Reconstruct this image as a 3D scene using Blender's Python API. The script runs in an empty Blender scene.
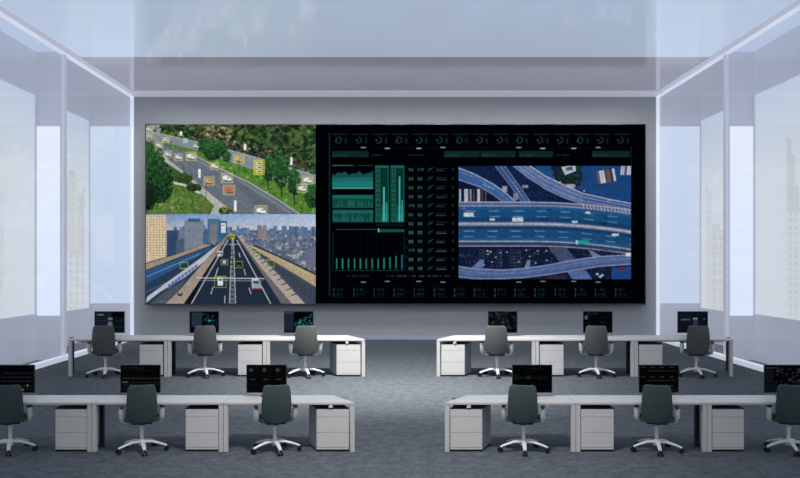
import bpy, bmesh, math, random
import numpy as np
from mathutils import Vector, Matrix
random.seed(7)
rng = np.random.default_rng(5)
col = bpy.context.scene.collection
PI = math.pi

# ------------------------------------------------------------------ camera model (photo 800 x 478)
F = 850.0; CX = 395.0; CY = 262.0; H = 2.681
def X(px, d): return (px - CX) / F * d
def Z(py, d): return H - (py - CY) / F * d
ZF = 11.995; ZB = 19.87; ZW = 29.4; KB = 1.2496
RW = 9.06; RH = 8.42

# ------------------------------------------------------------------ colour and materials
def lin(c):
    c = c / 255.0
    return c / 12.92 if c <= 0.04045 else ((c + 0.055) / 1.055) ** 2.4
def L(r, g, b): return (lin(r), lin(g), lin(b), 1.0)

def mat(name, rgb, rough=0.5, metal=0.0, noise=0.0, scale=20.0, spec=0.5, bump=0.0, coat=0.0, glow=0.0):
    m = bpy.data.materials.new(name); m.use_nodes = True
    nt = m.node_tree; b = nt.nodes['Principled BSDF']
    b.inputs['Roughness'].default_value = rough
    b.inputs['Metallic'].default_value = metal
    b.inputs['Specular IOR Level'].default_value = spec
    b.inputs['Coat Weight'].default_value = coat
    c = L(*rgb)
    tc = nt.nodes.new('ShaderNodeTexCoord')
    n = nt.nodes.new('ShaderNodeTexNoise'); n.inputs['Scale'].default_value = scale
    n.inputs['Detail'].default_value = 4.0
    nt.links.new(tc.outputs['Object'], n.inputs['Vector'])
    r = nt.nodes.new('ShaderNodeValToRGB')
    k = noise
    r.color_ramp.elements[0].position = 0.3; r.color_ramp.elements[1].position = 0.7
    r.color_ramp.elements[0].color = (c[0]*(1-k), c[1]*(1-k), c[2]*(1-k), 1)
    r.color_ramp.elements[1].color = (min(1, c[0]*(1+k)), min(1, c[1]*(1+k)), min(1, c[2]*(1+k)), 1)
    nt.links.new(n.outputs['Fac'], r.inputs['Fac'])
    nt.links.new(r.outputs['Color'], b.inputs['Base Color'])
    if glow:
        nt.links.new(r.outputs['Color'], b.inputs['Emission Color']); b.inputs['Emission Strength'].default_value = glow
    if bump:
        bp = nt.nodes.new('ShaderNodeBump'); bp.inputs['Strength'].default_value = bump
        bp.inputs['Distance'].default_value = 0.01
        nt.links.new(n.outputs['Fac'], bp.inputs['Height'])
        nt.links.new(bp.outputs['Normal'], b.inputs['Normal'])
    return m

def emit_mat(name, rgb, strength=1.0, rgb2=None, axis=2, a=0.0, b_=1.0):
    """emission, optionally graded between two colours along an object axis"""
    m = bpy.data.materials.new(name); m.use_nodes = True
    nt = m.node_tree; nt.nodes.clear()
    out = nt.nodes.new('ShaderNodeOutputMaterial'); e = nt.nodes.new('ShaderNodeEmission')
    e.inputs['Strength'].default_value = strength
    tc = nt.nodes.new('ShaderNodeTexCoord'); sp = nt.nodes.new('ShaderNodeSeparateXYZ')
    mr = nt.nodes.new('ShaderNodeMapRange')
    mr.inputs['From Min'].default_value = a; mr.inputs['From Max'].default_value = b_
    mx = nt.nodes.new('ShaderNodeValToRGB')
    mx.color_ramp.elements[0].color = L(*rgb); mx.color_ramp.elements[1].color = L(*(rgb2 or rgb))
    nt.links.new(tc.outputs['Object'], sp.inputs[0]); nt.links.new(sp.outputs[axis], mr.inputs['Value'])
    nt.links.new(mr.outputs[0], mx.inputs['Fac']); nt.links.new(mx.outputs['Color'], e.inputs['Color'])
    nt.links.new(e.outputs[0], out.inputs['Surface'])
    return m

def screen_mat(name, strength=1.0):
    m = bpy.data.materials.new(name); m.use_nodes = True
    nt = m.node_tree; nt.nodes.clear()
    out = nt.nodes.new('ShaderNodeOutputMaterial'); e = nt.nodes.new('ShaderNodeEmission')
    at = nt.nodes.new('ShaderNodeAttribute'); at.attribute_name = 'picture'
    e.inputs['Strength'].default_value = strength
    nt.links.new(at.outputs['Color'], e.inputs['Color'])
    nt.links.new(e.outputs[0], out.inputs['Surface'])
    return m

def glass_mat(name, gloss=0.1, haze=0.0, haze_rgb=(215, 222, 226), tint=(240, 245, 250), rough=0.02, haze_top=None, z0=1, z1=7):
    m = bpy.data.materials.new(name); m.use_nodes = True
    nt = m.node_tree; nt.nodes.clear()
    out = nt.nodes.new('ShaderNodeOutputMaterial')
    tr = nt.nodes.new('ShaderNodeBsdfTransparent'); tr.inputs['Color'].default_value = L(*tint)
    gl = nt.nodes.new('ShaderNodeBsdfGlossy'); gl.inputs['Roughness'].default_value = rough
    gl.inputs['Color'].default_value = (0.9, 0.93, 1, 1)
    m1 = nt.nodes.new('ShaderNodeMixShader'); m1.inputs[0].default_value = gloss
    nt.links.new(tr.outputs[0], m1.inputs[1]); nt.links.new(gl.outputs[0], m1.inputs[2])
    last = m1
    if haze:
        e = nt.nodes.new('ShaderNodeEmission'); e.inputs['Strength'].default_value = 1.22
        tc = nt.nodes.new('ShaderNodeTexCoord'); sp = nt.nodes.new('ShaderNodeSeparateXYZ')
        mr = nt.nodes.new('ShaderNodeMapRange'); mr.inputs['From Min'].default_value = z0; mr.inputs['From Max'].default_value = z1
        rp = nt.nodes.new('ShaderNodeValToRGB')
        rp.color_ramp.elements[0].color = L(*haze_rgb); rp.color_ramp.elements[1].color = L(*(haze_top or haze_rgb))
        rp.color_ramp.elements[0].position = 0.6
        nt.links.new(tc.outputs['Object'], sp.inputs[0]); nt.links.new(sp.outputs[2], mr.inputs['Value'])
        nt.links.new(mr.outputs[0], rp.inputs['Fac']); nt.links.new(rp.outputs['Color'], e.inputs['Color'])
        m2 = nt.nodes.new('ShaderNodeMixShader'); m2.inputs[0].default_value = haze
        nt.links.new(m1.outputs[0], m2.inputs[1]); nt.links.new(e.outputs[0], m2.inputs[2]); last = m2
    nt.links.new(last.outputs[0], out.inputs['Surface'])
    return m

M = {}
M['desk'] = mat('desk_laminate', (205, 202, 199), 0.45, noise=0.03, scale=6)
M['drawer'] = mat('drawer_front', (208, 206, 203), 0.5, noise=0.02, scale=5)
M['rail'] = mat('desk_rail', (120, 122, 126), 0.5, noise=0.03)
M['dark'] = mat('dark_metal', (34, 40, 44), 0.5, noise=0.05)
M['side'] = mat('pedestal_body', (150, 155, 158), 0.55, noise=0.03)
M['teal'] = mat('teal_fabric', (58, 72, 73), 0.85, noise=0.08, scale=60, bump=0.2)
M['grey'] = mat('grey_fabric', (84, 86, 84), 0.85, noise=0.06, scale=60, bump=0.2)
M['frame'] = mat('light_grey_nylon', (222, 223, 224), 0.45, noise=0.02)
M['black'] = mat('black_plastic', (10, 11, 13), 0.45, noise=0.05)
M['bezel'] = mat('black_bezel', (6, 7, 9), 0.3, noise=0.02)

# ------------------------------------------------------------------ mesh builder
class MB:
    def __init__(s): s.bm = bmesh.new()
    def box(s, x0, x1, y0, y1, z0, z1, bev=0.0, shear=(0, 0)):
        """box; shear moves the rear face (y1) by (dx, dz)"""
        r = bmesh.ops.create_cube(s.bm, size=1.0); vs = r['verts']
        for v in vs:
            bx, by, bz = v.co
            v.co = Vector((x0 + (bx+.5)*(x1-x0) + (by+.5)*shear[0], y0 + (by+.5)*(y1-y0), z0 + (bz+.5)*(z1-z0)))
        if bev:
            es = {e for v in vs for e in v.link_edges}
            bmesh.ops.bevel(s.bm, geom=list(es), offset=bev, segments=2, affect='EDGES', profile=0.6)
        return s
    def prism(s, pts, z0, z1, bev=0.0):
        """polygon in plan extruded upward"""
        vb = [s.bm.verts.new((x, y, z0)) for x, y in pts]; vt = [s.bm.verts.new((x, y, z1)) for x, y in pts]
        n = len(pts)
        fs = [s.bm.faces.new(vt), s.bm.faces.new(vb[::-1])]
        for i in range(n): fs.append(s.bm.faces.new((vb[i], vb[(i+1) % n], vt[(i+1) % n], vt[i])))
        if bev:
            es = {e for f in fs for e in f.edges}
            bmesh.ops.bevel(s.bm, geom=list(es), offset=bev, segments=2, affect='EDGES', profile=0.6)
        return s
    def tube(s, pts, rad, seg=10, flat=1.0):
        """tube through points with radius (number or list); flat scales it vertically"""
        pts = [Vector(p) for p in pts]; n = len(pts)
        if not isinstance(rad, (list, tuple)): rad = [rad]*n
        rings = []
        for i, p in enumerate(pts):
            d = (pts[min(i+1, n-1)] - pts[max(i-1, 0)]).normalized()
            up = Vector((0, 0, 1)) if abs(d.z) < 0.9 else Vector((0, 1, 0))
            a = d.cross(up).normalized(); b = a.cross(d).normalized()
            rings.append([s.bm.verts.new(p + (a*math.cos(t) + b*math.sin(t)*flat)*rad[i]) for t in [2*PI*k/seg for k in range(seg)]])
        for i in range(n-1):
            for k in range(seg):
                s.bm.faces.new((rings[i][k], rings[i][(k+1) % seg], rings[i+1][(k+1) % seg], rings[i+1][k]))
        s.bm.faces.new(rings[0][::-1]); s.bm.faces.new(rings[-1])
        return s
    def lathe(s, prof, c=(0, 0), seg=20):
        rings = [[s.bm.verts.new((c[0]+r*math.cos(2*PI*k/seg), c[1]+r*math.sin(2*PI*k/seg), z)) for k in range(seg)] for r, z in prof]
        for i in range(len(rings)-1):
            for k in range(seg):
                s.bm.faces.new((rings[i][k], rings[i][(k+1) % seg], rings[i+1][(k+1) % seg], rings[i+1][k]))
        s.bm.faces.new(rings[0][::-1]); s.bm.faces.new(rings[-1])
        return s
    def shell(s, rows):
        """closed slab from two matching grids (front, rear) of points: rows = (front, rear)"""
        fr, re = rows
        a = [[s.bm.verts.new(p) for p in r] for r in fr]; b = [[s.bm.verts.new(p) for p in r] for r in re]
        R, C = len(a), len(a[0])
        for i in range(R-1):
            for j in range(C-1):
                s.bm.faces.new((a[i][j], a[i][j+1], a[i+1][j+1], a[i+1][j]))
                s.bm.faces.new((b[i][j], b[i+1][j], b[i+1][j+1], b[i][j+1]))
        for i in range(R-1):
            s.bm.faces.new((a[i][0], a[i+1][0], b[i+1][0], b[i][0]))
            s.bm.faces.new((a[i][C-1], b[i][C-1], b[i+1][C-1], a[i+1][C-1]))
        for j in range(C-1):
            s.bm.faces.new((a[0][j], b[0][j], b[0][j+1], a[0][j+1]))
            s.bm.faces.new((a[R-1][j], a[R-1][j+1], b[R-1][j+1], b[R-1][j]))
        return s
    def build(s, name, m, parent=None, smooth=False, loc=None):
        bmesh.ops.recalc_face_normals(s.bm, faces=s.bm.faces)
        me = bpy.data.meshes.new(name); s.bm.to_mesh(me); s.bm.free()
        me.materials.append(m)
        if smooth:
            for p in me.polygons: p.use_smooth = True
            try: me.set_sharp_from_angle(angle=math.radians(40))
            except Exception: pass
        o = bpy.data.objects.new(name, me); col.objects.link(o)
        if parent: o.parent = parent
        if loc: o.location = loc
        return o

def tag(o, label=None, cat=None, group=None, kind=None):
    if label: o['label'] = label
    if cat: o['category'] = cat
    if group: o['group'] = group
    if kind: o['kind'] = kind
    return o
def thing(name, label, cat, loc=(0, 0, 0), rz=0.0, group=None):
    o = bpy.data.objects.new(name, None); col.objects.link(o)
    o.location = loc; o.rotation_euler = (0, 0, rz); o.empty_display_size = 0.1
    return tag(o, label, cat, group)
def copy_tree(o, parent=None):
    c = o.copy(); col.objects.link(c)
    if parent: c.parent = parent
    for ch in [q for q in bpy.data.objects if q.parent == o]: copy_tree(ch, c)
    return c
def struct(o, label=None):
    o['kind'] = 'structure'
    if label: o['label'] = label
    return o

# ------------------------------------------------------------------ painter for the flat pictures on displays
class Canvas:
    SS = 2
    def __init__(s, x0, y0, x1, y1, res=2.0, bg=(0, 0, 0)):
        s.x0, s.y0, s.x1, s.y1 = x0, y0, x1, y1; s.res = res
        s.k = res * s.SS
        s.w = int(round((x1-x0)*res))*s.SS; s.h = int(round((y1-y0)*res))*s.SS
        s.a = np.zeros((s.h, s.w, 3)); s.a[:] = bg
        ys, xs = np.mgrid[0:s.h, 0:s.w]
        s.X = x0 + (xs+.5)/s.k; s.Y = y0 + (ys+.5)/s.k
    def win(s, xa, ya, xb, yb):
        i0 = max(0, int((ya-s.y0)*s.k)-1); i1 = min(s.h, int((yb-s.y0)*s.k)+2)
        j0 = max(0, int((xa-s.x0)*s.k)-1); j1 = min(s.w, int((xb-s.x0)*s.k)+2)
        return slice(i0, max(i0, i1)), slice(j0, max(j0, j1))
    def put(s, w, mask, c, al):
        sub = s.a[w]; f = (mask*al)[..., None]
        s.a[w] = sub*(1-f) + np.array(c, float)*f
    def rect(s, xa, ya, xb, yb, c, al=1.0):
        w = s.win(xa, ya, xb, yb); x, y = s.X[w], s.Y[w]
        s.put(w, ((x >= xa) & (x < xb) & (y >= ya) & (y < yb)).astype(float), c, al)
    def frame(s, xa, ya, xb, yb, c, t=0.5, al=1.0):
        s.rect(xa, ya, xb, ya+t, c, al); s.rect(xa, yb-t, xb, yb, c, al)
        s.rect(xa, ya+t, xa+t, yb-t, c, al); s.rect(xb-t, ya+t, xb, yb-t, c, al)
    def ell(s, cx, cy, rx, ry, c, al=1.0):
        w = s.win(cx-rx, cy-ry, cx+rx, cy+ry); x, y = s.X[w], s.Y[w]
        s.put(w, ((((x-cx)/rx)**2 + ((y-cy)/ry)**2) < 1).astype(float), c, al)
    def polymask(s, w, pts):
        x, y = s.X[w], s.Y[w]; m = np.zeros(x.shape, bool); n = len(pts)
        for i in range(n):
            xa, ya = pts[i]; xb, yb = pts[(i+1) % n]
            if ya == yb: continue
            c = ((y >= min(ya, yb)) & (y < max(ya, yb))) & (x < (xb-xa)*(y-ya)/(yb-ya)+xa)
            m ^= c
        return m
    def poly(s, pts, c, al=1.0):
        xs = [p[0] for p in pts]; ys = [p[1] for p in pts]
        w = s.win(min(xs), min(ys), max(xs), max(ys))
        s.put(w, s.polymask(w, pts).astype(float), c, al)
    def line(s, pts, t, c, al=1.0):
        for (xa, ya), (xb, yb) in zip(pts[:-1], pts[1:]):
            w = s.win(min(xa, xb)-t, min(ya, yb)-t, max(xa, xb)+t, max(ya, yb)+t); x, y = s.X[w], s.Y[w]
            dx, dy = xb-xa, yb-ya; q = max(dx*dx+dy*dy, 1e-9)
            u = np.clip(((x-xa)*dx+(y-ya)*dy)/q, 0, 1)
            d = np.hypot(x-xa-u*dx, y-ya-u*dy)
            s.put(w, (d < t/2).astype(float), c, al)
    def arc(s, cx, cy, r, t, a0, a1, c, al=1.0):
        w = s.win(cx-r-t, cy-r-t, cx+r+t, cy+r+t); x, y = s.X[w]-cx, s.Y[w]-cy
        d = np.hypot(x, y); an = np.degrees(np.arctan2(-y, x)) % 360
        ok = (np.abs(d-r) < t/2) & (((an-a0) % 360) <= (a1-a0))
        s.put(w, ok.astype(float), c, al)
    def blobs(s, pts, n, r0, r1, cols, al=1.0, yshade=0):
        xs = [p[0] for p in pts]; ys = [p[1] for p in pts]; k = 0; t = 0
        def inside(x, y):
            m = False
            for i in range(len(pts)):
                xa, ya = pts[i]; xb, yb = pts[(i+1) % len(pts)]
                if (ya > y) != (yb > y) and x < (xb-xa)*(y-ya)/(yb-ya)+xa: m = not m
            return m
        while k < n and t < n*20:
            t += 1
            x = random.uniform(min(xs), max(xs)); y = random.uniform(min(ys), max(ys))
            if not inside(x, y): continue
            r = random.uniform(r0, r1); c = random.choice(cols); v = random.uniform(.8, 1.2)
            s.ell(x, y, r, r*random.uniform(.6, 1), tuple(min(255, q*v) for q in c), al); k += 1
    def tree(s, cx, cy, rx, ry, n, cols):
        for _ in range(n):
            a = random.uniform(0, 2*PI); q = math.sqrt(random.random())
            x = cx+rx*q*math.cos(a); y = cy+ry*q*math.sin(a)
            c = random.choice(cols); v = 1.15 - 0.5*((y-cy)/ry+1)/2 + random.uniform(-.15, .15)
            r = random.uniform(.6, 1.6)
            s.ell(x, y, r, r*.8, tuple(max(0, min(255, q2*v)) for q2 in c))
    FONT = {'0': '757', '1': '111', '2': '0', }
    GL = {'0': ('111', '101', '101', '101', '111'), '1': ('010', '110', '010', '010', '111'), '2': ('111', '001', '111', '100', '111'),
          '3': ('111', '001', '111', '001', '111'), '4': ('101', '101', '111', '001', '001'), '5': ('111', '100', '111', '001', '111'),
          '6': ('111', '100', '111', '101', '111'), '7': ('111', '001', '010', '010', '010'), '8': ('111', '101', '111', '101', '111'),
          '9': ('111', '101', '111', '001', '111')}
    def digits(s, x, y, txt, c, px=0.72):
        for ch in txt:
            for r, row in enumerate(s.GL[ch]):
                for q, b in enumerate(row):
                    if b == '1': s.rect(x+q*px, y+r*px, x+(q+1)*px, y+(r+1)*px, c)
            x += px*4
    def scribble(s, x0, x1, y, h, c, al=1.0, step=0.9):
        """illegible small print: broken ticks along a row"""
        x = x0
        while x < x1:
            if random.random() < .8: s.rect(x, y+random.uniform(0, h*.3), x+step*.6, y+h, c, al*random.uniform(.5, 1))
            x += step
    def grit(s, amt, cell=2, bottom=1.0):
        """photographic unevenness: patchy brightness, optional darkening of the lower edge"""
        for cs, a_ in ((cell, amt), (cell*3, amt*.7)):
            n = rng.random((s.h//cs+1, s.w//cs+1)); f = 1 + a_*(np.kron(n, np.ones((cs, cs)))[:s.h, :s.w]-.5)*2
            s.a *= f[..., None]
        s.a = np.clip(s.a, 0, 250)
    def mesh(s, name, m, parent, to3d, gain=1.0, soft=2):
        for _ in range(soft):
            for ax in (0, 1):
                p = np.pad(s.a, [(1, 1) if q == ax else (0, 0) for q in range(3)], mode='edge')
                s.a = (p[:-2] + 2*p[1:-1] + p[2:])/4 if ax == 0 else (p[:, :-2] + 2*p[:, 1:-1] + p[:, 2:])/4
        a = s.a.reshape(s.h//s.SS, s.SS, s.w//s.SS, s.SS, 3).mean((1, 3)) / 255.0
        a = np.clip(a*gain, 0, 1)
        a = np.where(a <= 0.04045, a/12.92, ((a+0.055)/1.055)**2.4)
        h, w = a.shape[:2]
        us = np.linspace(s.x0, s.x1, w+1); vs = np.linspace(s.y0, s.y1, h+1)
        co = np.array([to3d(s.x0, s.y0), to3d(s.x1, s.y0), to3d(s.x0, s.y1)], float)
        U = (us-s.x0)/(s.x1-s.x0); V = (vs-s.y0)/(s.y1-s.y0)
        P = co[0] + V[:, None, None]*(co[2]-co[0]) + U[None, :, None]*(co[1]-co[0])
        me = bpy.data.meshes.new(name)
        nv = (w+1)*(h+1); nf = w*h
        me.vertices.add(nv); me.vertices.foreach_set('co', P.reshape(-1))
        i, j = np.mgrid[0:h, 0:w]; b = i*(w+1)+j
        q = np.stack([b, b+w+1, b+w+2, b+1], -1).reshape(-1)
        me.loops.add(nf*4); me.loops.foreach_set('vertex_index', q.astype(np.int32))
        me.polygons.add(nf); me.polygons.foreach_set('loop_start', (np.arange(nf)*4).astype(np.int32))
        me.polygons.foreach_set('loop_total', np.full(nf, 4, np.int32))
        me.update(calc_edges=True)
        at = me.color_attributes.new('picture', 'FLOAT_COLOR', 'CORNER')
        c4 = np.ones((nf, 4, 4)); c4[:, :, :3] = a.reshape(-1, 1, 3)
        at.data.foreach_set('color', c4.reshape(-1))
        me.materials.append(m)
        o = bpy.data.objects.new(name, me); col.objects.link(o)
        if parent: o.parent = parent
        return o

# ================================================================== THE SETTING
def carpet():
    m = bpy.data.materials.new('carpet'); m.use_nodes = True
    nt = m.node_tree; b = nt.nodes['Principled BSDF']; b.inputs['Roughness'].default_value = 0.95
    b.inputs['Specular IOR Level'].default_value = 0.15
    tc = nt.nodes.new('ShaderNodeTexCoord')
    n1 = nt.nodes.new('ShaderNodeTexNoise'); n1.inputs['Scale'].default_value = 5.5; n1.inputs['Detail'].default_value = 8; n1.inputs['Roughness'].default_value = .7
    n2 = nt.nodes.new('ShaderNodeTexNoise'); n2.inputs['Scale'].default_value = 16; n2.inputs['Detail'].default_value = 8; n2.inputs['Roughness'].default_value = .8
    for n in (n1, n2): nt.links.new(tc.outputs['Object'], n.inputs['Vector'])
    ad = nt.nodes.new('ShaderNodeMath'); ad.operation = 'ADD'
    nt.links.new(n1.outputs['Fac'], ad.inputs[0]); nt.links.new(n2.outputs['Fac'], ad.inputs[1])
    r = nt.nodes.new('ShaderNodeValToRGB'); e = r.color_ramp.elements
    mr = nt.nodes.new('ShaderNodeMapRange'); mr.inputs['From Min'].default_value = .7; mr.inputs['From Max'].default_value = 1.3
    nt.links.new(ad.outputs[0], mr.inputs['Value'])
    e[0].color = L(56, 61, 66); e[1].color = L(108, 114, 119)
    nt.links.new(mr.outputs[0], r.inputs['Fac']); nt.links.new(r.outputs['Color'], b.inputs['Base Color'])
    bp = nt.nodes.new('ShaderNodeBump'); bp.inputs['Strength'].default_value = .4; bp.inputs['Distance'].default_value = .02
    nt.links.new(n2.outputs['Fac'], bp.inputs['Height']); nt.links.new(bp.outputs['Normal'], b.inputs['Normal'])
    return m
YN = 2.0                                      # near limit of the modelled room
struct(MB().box(-10.8, 10.8, YN, ZW+.3, -.2, 0).build('floor', carpet()), 'mottled blue grey carpet floor')
wallm = mat('wall_paint', (164, 167, 171), 0.6, noise=0.02, scale=1.5)
struct(MB().box(-RW-.06, RW+.06, ZW, ZW+.3, 0, RH+.3).build('wall_back', wallm), 'plain grey back wall behind the video wall')
struct(MB().box(-RW, RW, ZW-.04, ZW, 0.0, .125).build('baseboard_back', mat('baseboard', (176, 178, 196), .5)), 'pale lilac baseboard of the back wall')
ceil_near = mat('ceiling_near', (192, 205, 224), 0.1, noise=0.02, scale=.5, spec=.4, glow=.52)  # emission added to brighten the ceiling, which is no lamp
ceil_far = mat('ceiling_far', (150, 149, 163), 0.1, noise=0.02, scale=.5, spec=.4, glow=.46)  # self-glow again stands for light reaching the ceiling from below
YS = 23.8
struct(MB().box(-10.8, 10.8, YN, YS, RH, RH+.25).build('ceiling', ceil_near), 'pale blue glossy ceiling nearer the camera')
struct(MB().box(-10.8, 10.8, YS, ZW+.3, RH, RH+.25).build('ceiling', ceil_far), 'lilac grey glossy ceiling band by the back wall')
trimw = mat('white_trim', (225, 232, 242), .35, noise=.01, glow=.48)  # glow put into the colour keeps this trim bright, no source behind it
triml = mat('lilac_trim', (188, 190, 206), .4, noise=.01, glow=.48)  # part of this brightness is emitted, standing for room light
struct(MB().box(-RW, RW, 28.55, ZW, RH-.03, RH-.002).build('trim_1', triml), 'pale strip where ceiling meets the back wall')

sidew = mat('side_wall', (182, 184, 194), .5, noise=.02, scale=.7, glow=.36)  # walls and window frames emit a little in place of light falling on them
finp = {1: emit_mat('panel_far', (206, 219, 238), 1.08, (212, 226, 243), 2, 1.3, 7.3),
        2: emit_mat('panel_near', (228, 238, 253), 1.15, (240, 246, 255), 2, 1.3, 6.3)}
glassm = glass_mat('partition_glass', gloss=.06, tint=(246, 248, 252), rough=.06, haze=.05, haze_rgb=(225, 230, 242))  # faint veil of haze mixed in as emission
panem = glass_mat('hazy_pane', gloss=.03, haze=.35, haze_rgb=(248, 249, 244), haze_top=(206, 220, 234), rough=.1, z0=1, z1=7.6)  # outdoor haze and brightness put into the pane as emission
bays = [(23.3, ZW, 10.52, 1.04, 7.59), (17.2, 23.3, 9.79, 1.2, 7.27), (11.1, 17.2, 9.79, 1.2, 7.27), (5.0, 11.1, 9.79, 1.2, 7.27)]
tn = 2
for sx, side in ((-1, 'left'), (1, 'right')):
    w = MB(); t = .12
    def bx(mb, a, b, y0, y1, z0, z1):
        mb.box(min(sx*a, sx*b), max(sx*a, sx*b), y0, y1, z0, z1)
    for (y0, y1, xo, zb, zt) in bays:
        bx(w, xo, xo+t, y0, y1-.1, 0, zb); bx(w, xo, xo+t, y0, y1-.1, zt, RH)
        bx(w, RW+.06, 10.7, y1-.1, y1, 0, RH)
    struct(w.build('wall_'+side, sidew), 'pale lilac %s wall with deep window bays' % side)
    # end panels of the bays: daylight on the reveals put in as emission
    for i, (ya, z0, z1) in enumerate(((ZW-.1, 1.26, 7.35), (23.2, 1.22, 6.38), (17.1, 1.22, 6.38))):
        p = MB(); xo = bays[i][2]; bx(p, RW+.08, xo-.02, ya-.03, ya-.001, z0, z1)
        struct(p.build('trim_%d' % tn, finp[1 if i == 0 else 2]), 'end panel with daylight put in as glow, in the %s window bay, %s %s wall' % (('farthest', 'middle', 'nearest')[i], 'on the', side)); tn += 1
    for i, (y0, y1, xo, zb, zt) in enumerate(bays):
        nm = 'window_%d' % (i+1 + (4 if sx > 0 else 0))
        fr = MB()
        bx(fr, xo-.03, xo+.03, y0+.02, y1-.12, zb, zb+.07); bx(fr, xo-.03, xo+.03, y0+.02, y1-.12, zt-.06, zt)
        bx(fr, xo-.03, xo+.03, y1-.2, y1-.12, zb, zt); bx(fr, xo-.03, xo+.03, y0+.02, y0+.1, zb, zt)
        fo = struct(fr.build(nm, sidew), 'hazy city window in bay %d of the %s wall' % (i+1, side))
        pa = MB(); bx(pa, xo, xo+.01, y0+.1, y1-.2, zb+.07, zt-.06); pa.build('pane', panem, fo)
        g = MB(); bx(g, RW, RW+.02, y0+.09, y1-.09, .12, RH-.1)
        struct(g.build('wall_'+side, glassm), 'clear glass partition panel in front of window bay %d on the %s' % (i+1, side))
        mu = MB(); bx(mu, RW-.03, RW+.07, y0-.08, y0+.08, 0.12, RH-.06)
        struct(mu.build('trim_%d' % tn, triml), 'pale upright post between glass panels'); tn += 1
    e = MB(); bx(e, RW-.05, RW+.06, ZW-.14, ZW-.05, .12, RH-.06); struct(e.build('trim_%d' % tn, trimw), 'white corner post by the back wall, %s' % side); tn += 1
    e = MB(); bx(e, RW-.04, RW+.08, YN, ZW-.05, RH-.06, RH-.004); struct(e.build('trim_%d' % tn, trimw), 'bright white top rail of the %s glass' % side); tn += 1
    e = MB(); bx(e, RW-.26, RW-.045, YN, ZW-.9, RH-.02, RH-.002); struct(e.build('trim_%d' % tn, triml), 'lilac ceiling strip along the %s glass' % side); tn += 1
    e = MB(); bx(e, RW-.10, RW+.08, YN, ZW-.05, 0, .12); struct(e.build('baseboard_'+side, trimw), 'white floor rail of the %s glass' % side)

# ------------------------------------------------------------------ hazy towers outside the windows
def tower_mat(name, c, c2, sc):
    m = bpy.data.materials.new(name); m.use_nodes = True
    nt = m.node_tree; b = nt.nodes['Principled BSDF']; b.inputs['Roughness'].default_value = .8
    br = nt.nodes.new('ShaderNodeTexBrick'); br.offset = 0; br.inputs['Scale'].default_value = sc
    br.inputs['Color1'].default_value = L(*c2); br.inputs['Color2'].default_value = L(*[q*.9 for q in c2]); br.inputs['Mortar'].default_value = L(*c)
    br.inputs['Mortar Size'].default_value = .09; br.inputs['Brick Width'].default_value = .4; br.inputs['Row Height'].default_value = .5
    tc = nt.nodes.new('ShaderNodeTexCoord'); mp = nt.nodes.new('ShaderNodeMapping')
    mp.inputs['Rotation'].default_value = (PI/2, 0, 0)
    nt.links.new(tc.outputs['Object'], mp.inputs[0]); nt.links.new(mp.outputs[0], br.inputs['Vector'])
    nt.links.new(br.outputs['Color'], b.inputs['Base Color'])
    return m
TM = [tower_mat('tower_pale', (230, 230, 226), (120, 128, 140), .5), tower_mat('tower_grey', (96, 106, 122), (60, 70, 88), .35),
      tower_mat('tower_sand', (206, 190, 160), (110, 104, 98), .4)]
def tower(px0, px1, top, d, mi, label, style=0):
    x0, x1 = X(px0, d), X(px1, d); zt = Z(top, d); wd = x1-x0
    t = thing('tower_building', label, 'building', ((x0+x1)/2, d, -12), 0, None)
    h = zt+12; b = MB(); r = wd/2
    if style == 0:
        b.box(-r, r, 0, wd, 0, h*.96 if h > 8 else h)
        b.build('facade', TM[mi], t)
        MB().box(-r*.5, r*.45, wd*.2, wd*.7, h*.96, h).build('roof_block', TM[1], t)
    elif style == 1:                       # stepped tower with mast
        b.box(-r, r, 0, wd, 0, h*.66).box(-r*.74, r*.74, wd*.12, wd*.88, h*.66, h*.80).box(-r*.5, r*.5, wd*.25, wd*.75, h*.80, h*.87)
        b.build('facade', TM[mi], t)
        MB().tube([(0, wd/2, h*.87), (0, wd/2, h*.93), (0, wd/2, h)], [r*.34, r*.16, r*.04], 8).build('spire', TM[1], t)
    return t
tower(-16, 21, 281, 60, 0, 'white office block with rows of windows, low outside the left near window')
tower(20, 37, 172, 150, 1, 'tall grey hazy tower outside the left near window')
tower(1, 15, 186, 190, 2, 'sand coloured hazy tower at the left image edge')
tower(3, 17, 226, 120, 0, 'pale mid height block below the sand coloured tower, left window')
tower(22, 40, 238, 100, 2, 'sand coloured lower block beneath the tall grey tower, left window')
tower(66, 75, 170, 160, 2, 'narrow sand tower seen in the left far window')
tower(78, 92, 187, 140, 1, 'grey block tower seen in the left far window')
tower(64, 84, 250, 110, 0, 'pale low block at the foot of the left far window')
tower(778, 799, 108, 170, 1, 'stepped hazy skyscraper with a spire outside the right near window', 1)
tower(753, 769, 172, 140, 0, 'pale block left of the stepped skyscraper, right window')
tower(762, 786, 232, 100, 2, 'sand coloured block in front of the stepped skyscraper, right window')
tower(786, 812, 205, 120, 0, 'pale wide block at the right image edge')
tower(750, 768, 262, 70, 1, 'low grey block at the lower left of the right near window')
tower(700, 712, 186, 150, 0, 'pale tower seen in the right far window')
tower(712, 724, 224, 120, 2, 'sand coloured block seen in the right far window')

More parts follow.
